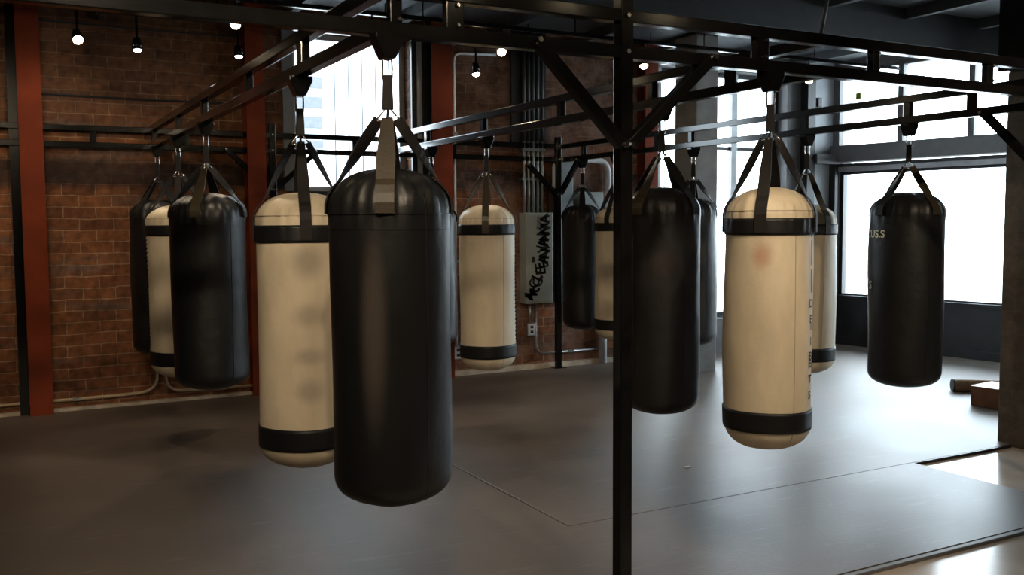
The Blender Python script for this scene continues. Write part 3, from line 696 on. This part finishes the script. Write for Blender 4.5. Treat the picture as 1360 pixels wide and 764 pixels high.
lamp(.62, 8.30, 3.07, (.8, 6.6, 1.0), P, 'brightest track lamp high at the left of the brick wall')
lamp(.67, 7.43, 3.10, (.3, 8.8, 1.9), P*.7, 'small track lamp at the top left, above the brightest lamp', True)
lamp(1.06, 8.30, 3.03, (1.1, 7.9, 1.2), P*.6, 'small track lamp right of the brightest one on the left brick wall', True)
lamp(1.87, 8.30, 3.04, (1.8, 7.9, 1.2), P*.4, 'small track lamp just left of the second red column', True)
lamp(1.66, 7.43, 3.13, (1.2, 6.9, 1.6), P, 'lamp glowing on the front rail at upper left')
lamp(2.75, 7.43, 3.12, (3.2, 6.5, 1.5), P*.6, 'track lamp glowing behind the front rail above the high window')
lamp(3.94, 7.43, 3.10, (3.3, 5.9, 1.0), P, 'bright warm bulb left of the front diagonal brace')
lamp(4.12, 8.30, 3.06, (4.3, 8.3, 1.4), P*.6, 'small lamp head below and left of the bright central bulb')
lamp(5.47, 7.43, 3.10, (5.2, 6.8, 1.0), P*.6, 'bright warm bulb just right of the front post')
lamp(7.62, 7.43, 3.10, (7.2, 6.6, .2), P*.4, 'track lamp near the windows, glowing below the front rail')
# lamps of the same tracks above and behind the viewer
for x, y, ax, ay, az, p in ((.3, .7, 1.2, 4.4, .8, 1.7), (1.7, .7, 2.9, 3.1, .85, 1.6), (-.6, .7, 1.1, 7.2, .9, 2.5), (.50, .7, 3.3, 6.45, .95, .8), (2.0, 3.7, 3.3, 6.5, .9, 1.5), (2.6, .7, 3.1, 3.1, .9, 1.0), (4.2, .7, 5.4, 4.4, .9, 2.0), (3.4, .7, 5.4, 5.6, .9, 2.0),  # the lamp behind the front rails is added to light the middle cream bag
        (-.4, 1.6, 1.0, 3.6, .0, .8), (2.2, 1.6, 2.3, 3.3, .0, 1.0), (.5, 2.3, 1.2, 3.5, 1.5, .3), (2.3, 2.3, 3.0, 3.5, 1.7, .4), (.9, 5.2, 1.2, 4.3, 1.5, .5), (1.7, 5.2, 1.2, 6.6, 1.6, .7), (-.9, 5.2, -.3, 8.8, 1.6, 1.0), (-.2, 5.2, .9, 8.8, 1.5, .8)):
    lamp(x, y, 3.10, (ax, ay, az), 54*p, 'track spotlight on the tracks outside the picture', size=46 if y < 1 or y == 3.7 else 60)

# ------------------------------------------------------------------ outside
bm = bmesh.new(); box(bm, -30, 45, -25, 45, -.6, -.16); struct('ground', bm, M['pave'])
cl = empty('neighbouring_building', (8.65, 12.9, -.16)); tag(cl, 'white building with vertical seams outside the high brick wall window', 'building')
bm = boxes((-4.49, -.2, 0, .4, 0, 6.2)); finish('facade', bm, M['outpanel'], cl)
bm = bmesh.new()
for k in range(22): box(bm, -4.45+k*.2, -4.432+k*.2, -.005, 0, 0, 6.2)
finish('facade_seams', bm, M['outseam'], cl)
fb = empty('office_building', (7.0, 26, -.16)); tag(fb, 'far office block with grey horizontal window bands seen through the high window', 'building')
finish('facade', boxes((-6, 2.8, 0, 4, 0, 3.7), (-6, 2.8, 0, 4, 5.95, 6.1)), M['outpanel'], fb)
finish('upper_storeys', boxes((-6, 2.8, 0, 4, 3.7, 5.95), (-6, 2.8, 0, 4, 6.1, 10)), M['outpale'], fb)
bm = bmesh.new()
for k in range(4): box(bm, -5.9, 2.7, -.02, 0, 3.85+k*.55, 4.15+k*.55)
finish('window_band', bm, M['outgrey'], fb)

# ------------------------------------------------------------------ daylight
wd = bpy.data.worlds.new('world'); sc.world = wd; wd.use_nodes = True
bg = wd.node_tree.nodes['Background']; bg.inputs['Color'].default_value = (.80, .90, 1, 1); bg.inputs['Strength'].default_value = 14.0
def portal(name, c, sx, sy, rot):
    ld = bpy.data.lights.new(name, 'AREA'); ld.shape = 'RECTANGLE'; ld.size = sx; ld.size_y = sy; ld.cycles.is_portal = True
    o = bpy.data.objects.new(name, ld); COL.objects.link(o); o.location = c; o.rotation_euler = rot
zr_ = math.atan2(.15, 1)
for a, b in wins: portal('daylight_portal', ru((a+b)/2, .3, 2.08), b-a, 3.0, (PI/2, 0, PI/2+zr_))
portal('daylight_portal', ((WA[0]+WA[1])/2, WY+T+.02, 2.65), 1.2, 1.5, (-PI/2, 0, 0))
portal('daylight_portal', ((WB[0]+WB[1])/2, WY+T+.02, 1.9), 2.0, 3.0, (-PI/2, 0, 0))

sc.view_settings.view_transform = 'Standard'; sc.view_settings.look = 'None'; sc.view_settings.exposure = .2; sc.view_settings.gamma = 1; sc.view_settings.use_curve_mapping = False
sc.cycles.use_denoising = True; sc.cycles.max_bounces = 8; sc.cycles.diffuse_bounces = 4; sc.cycles.sample_clamp_indirect = 6
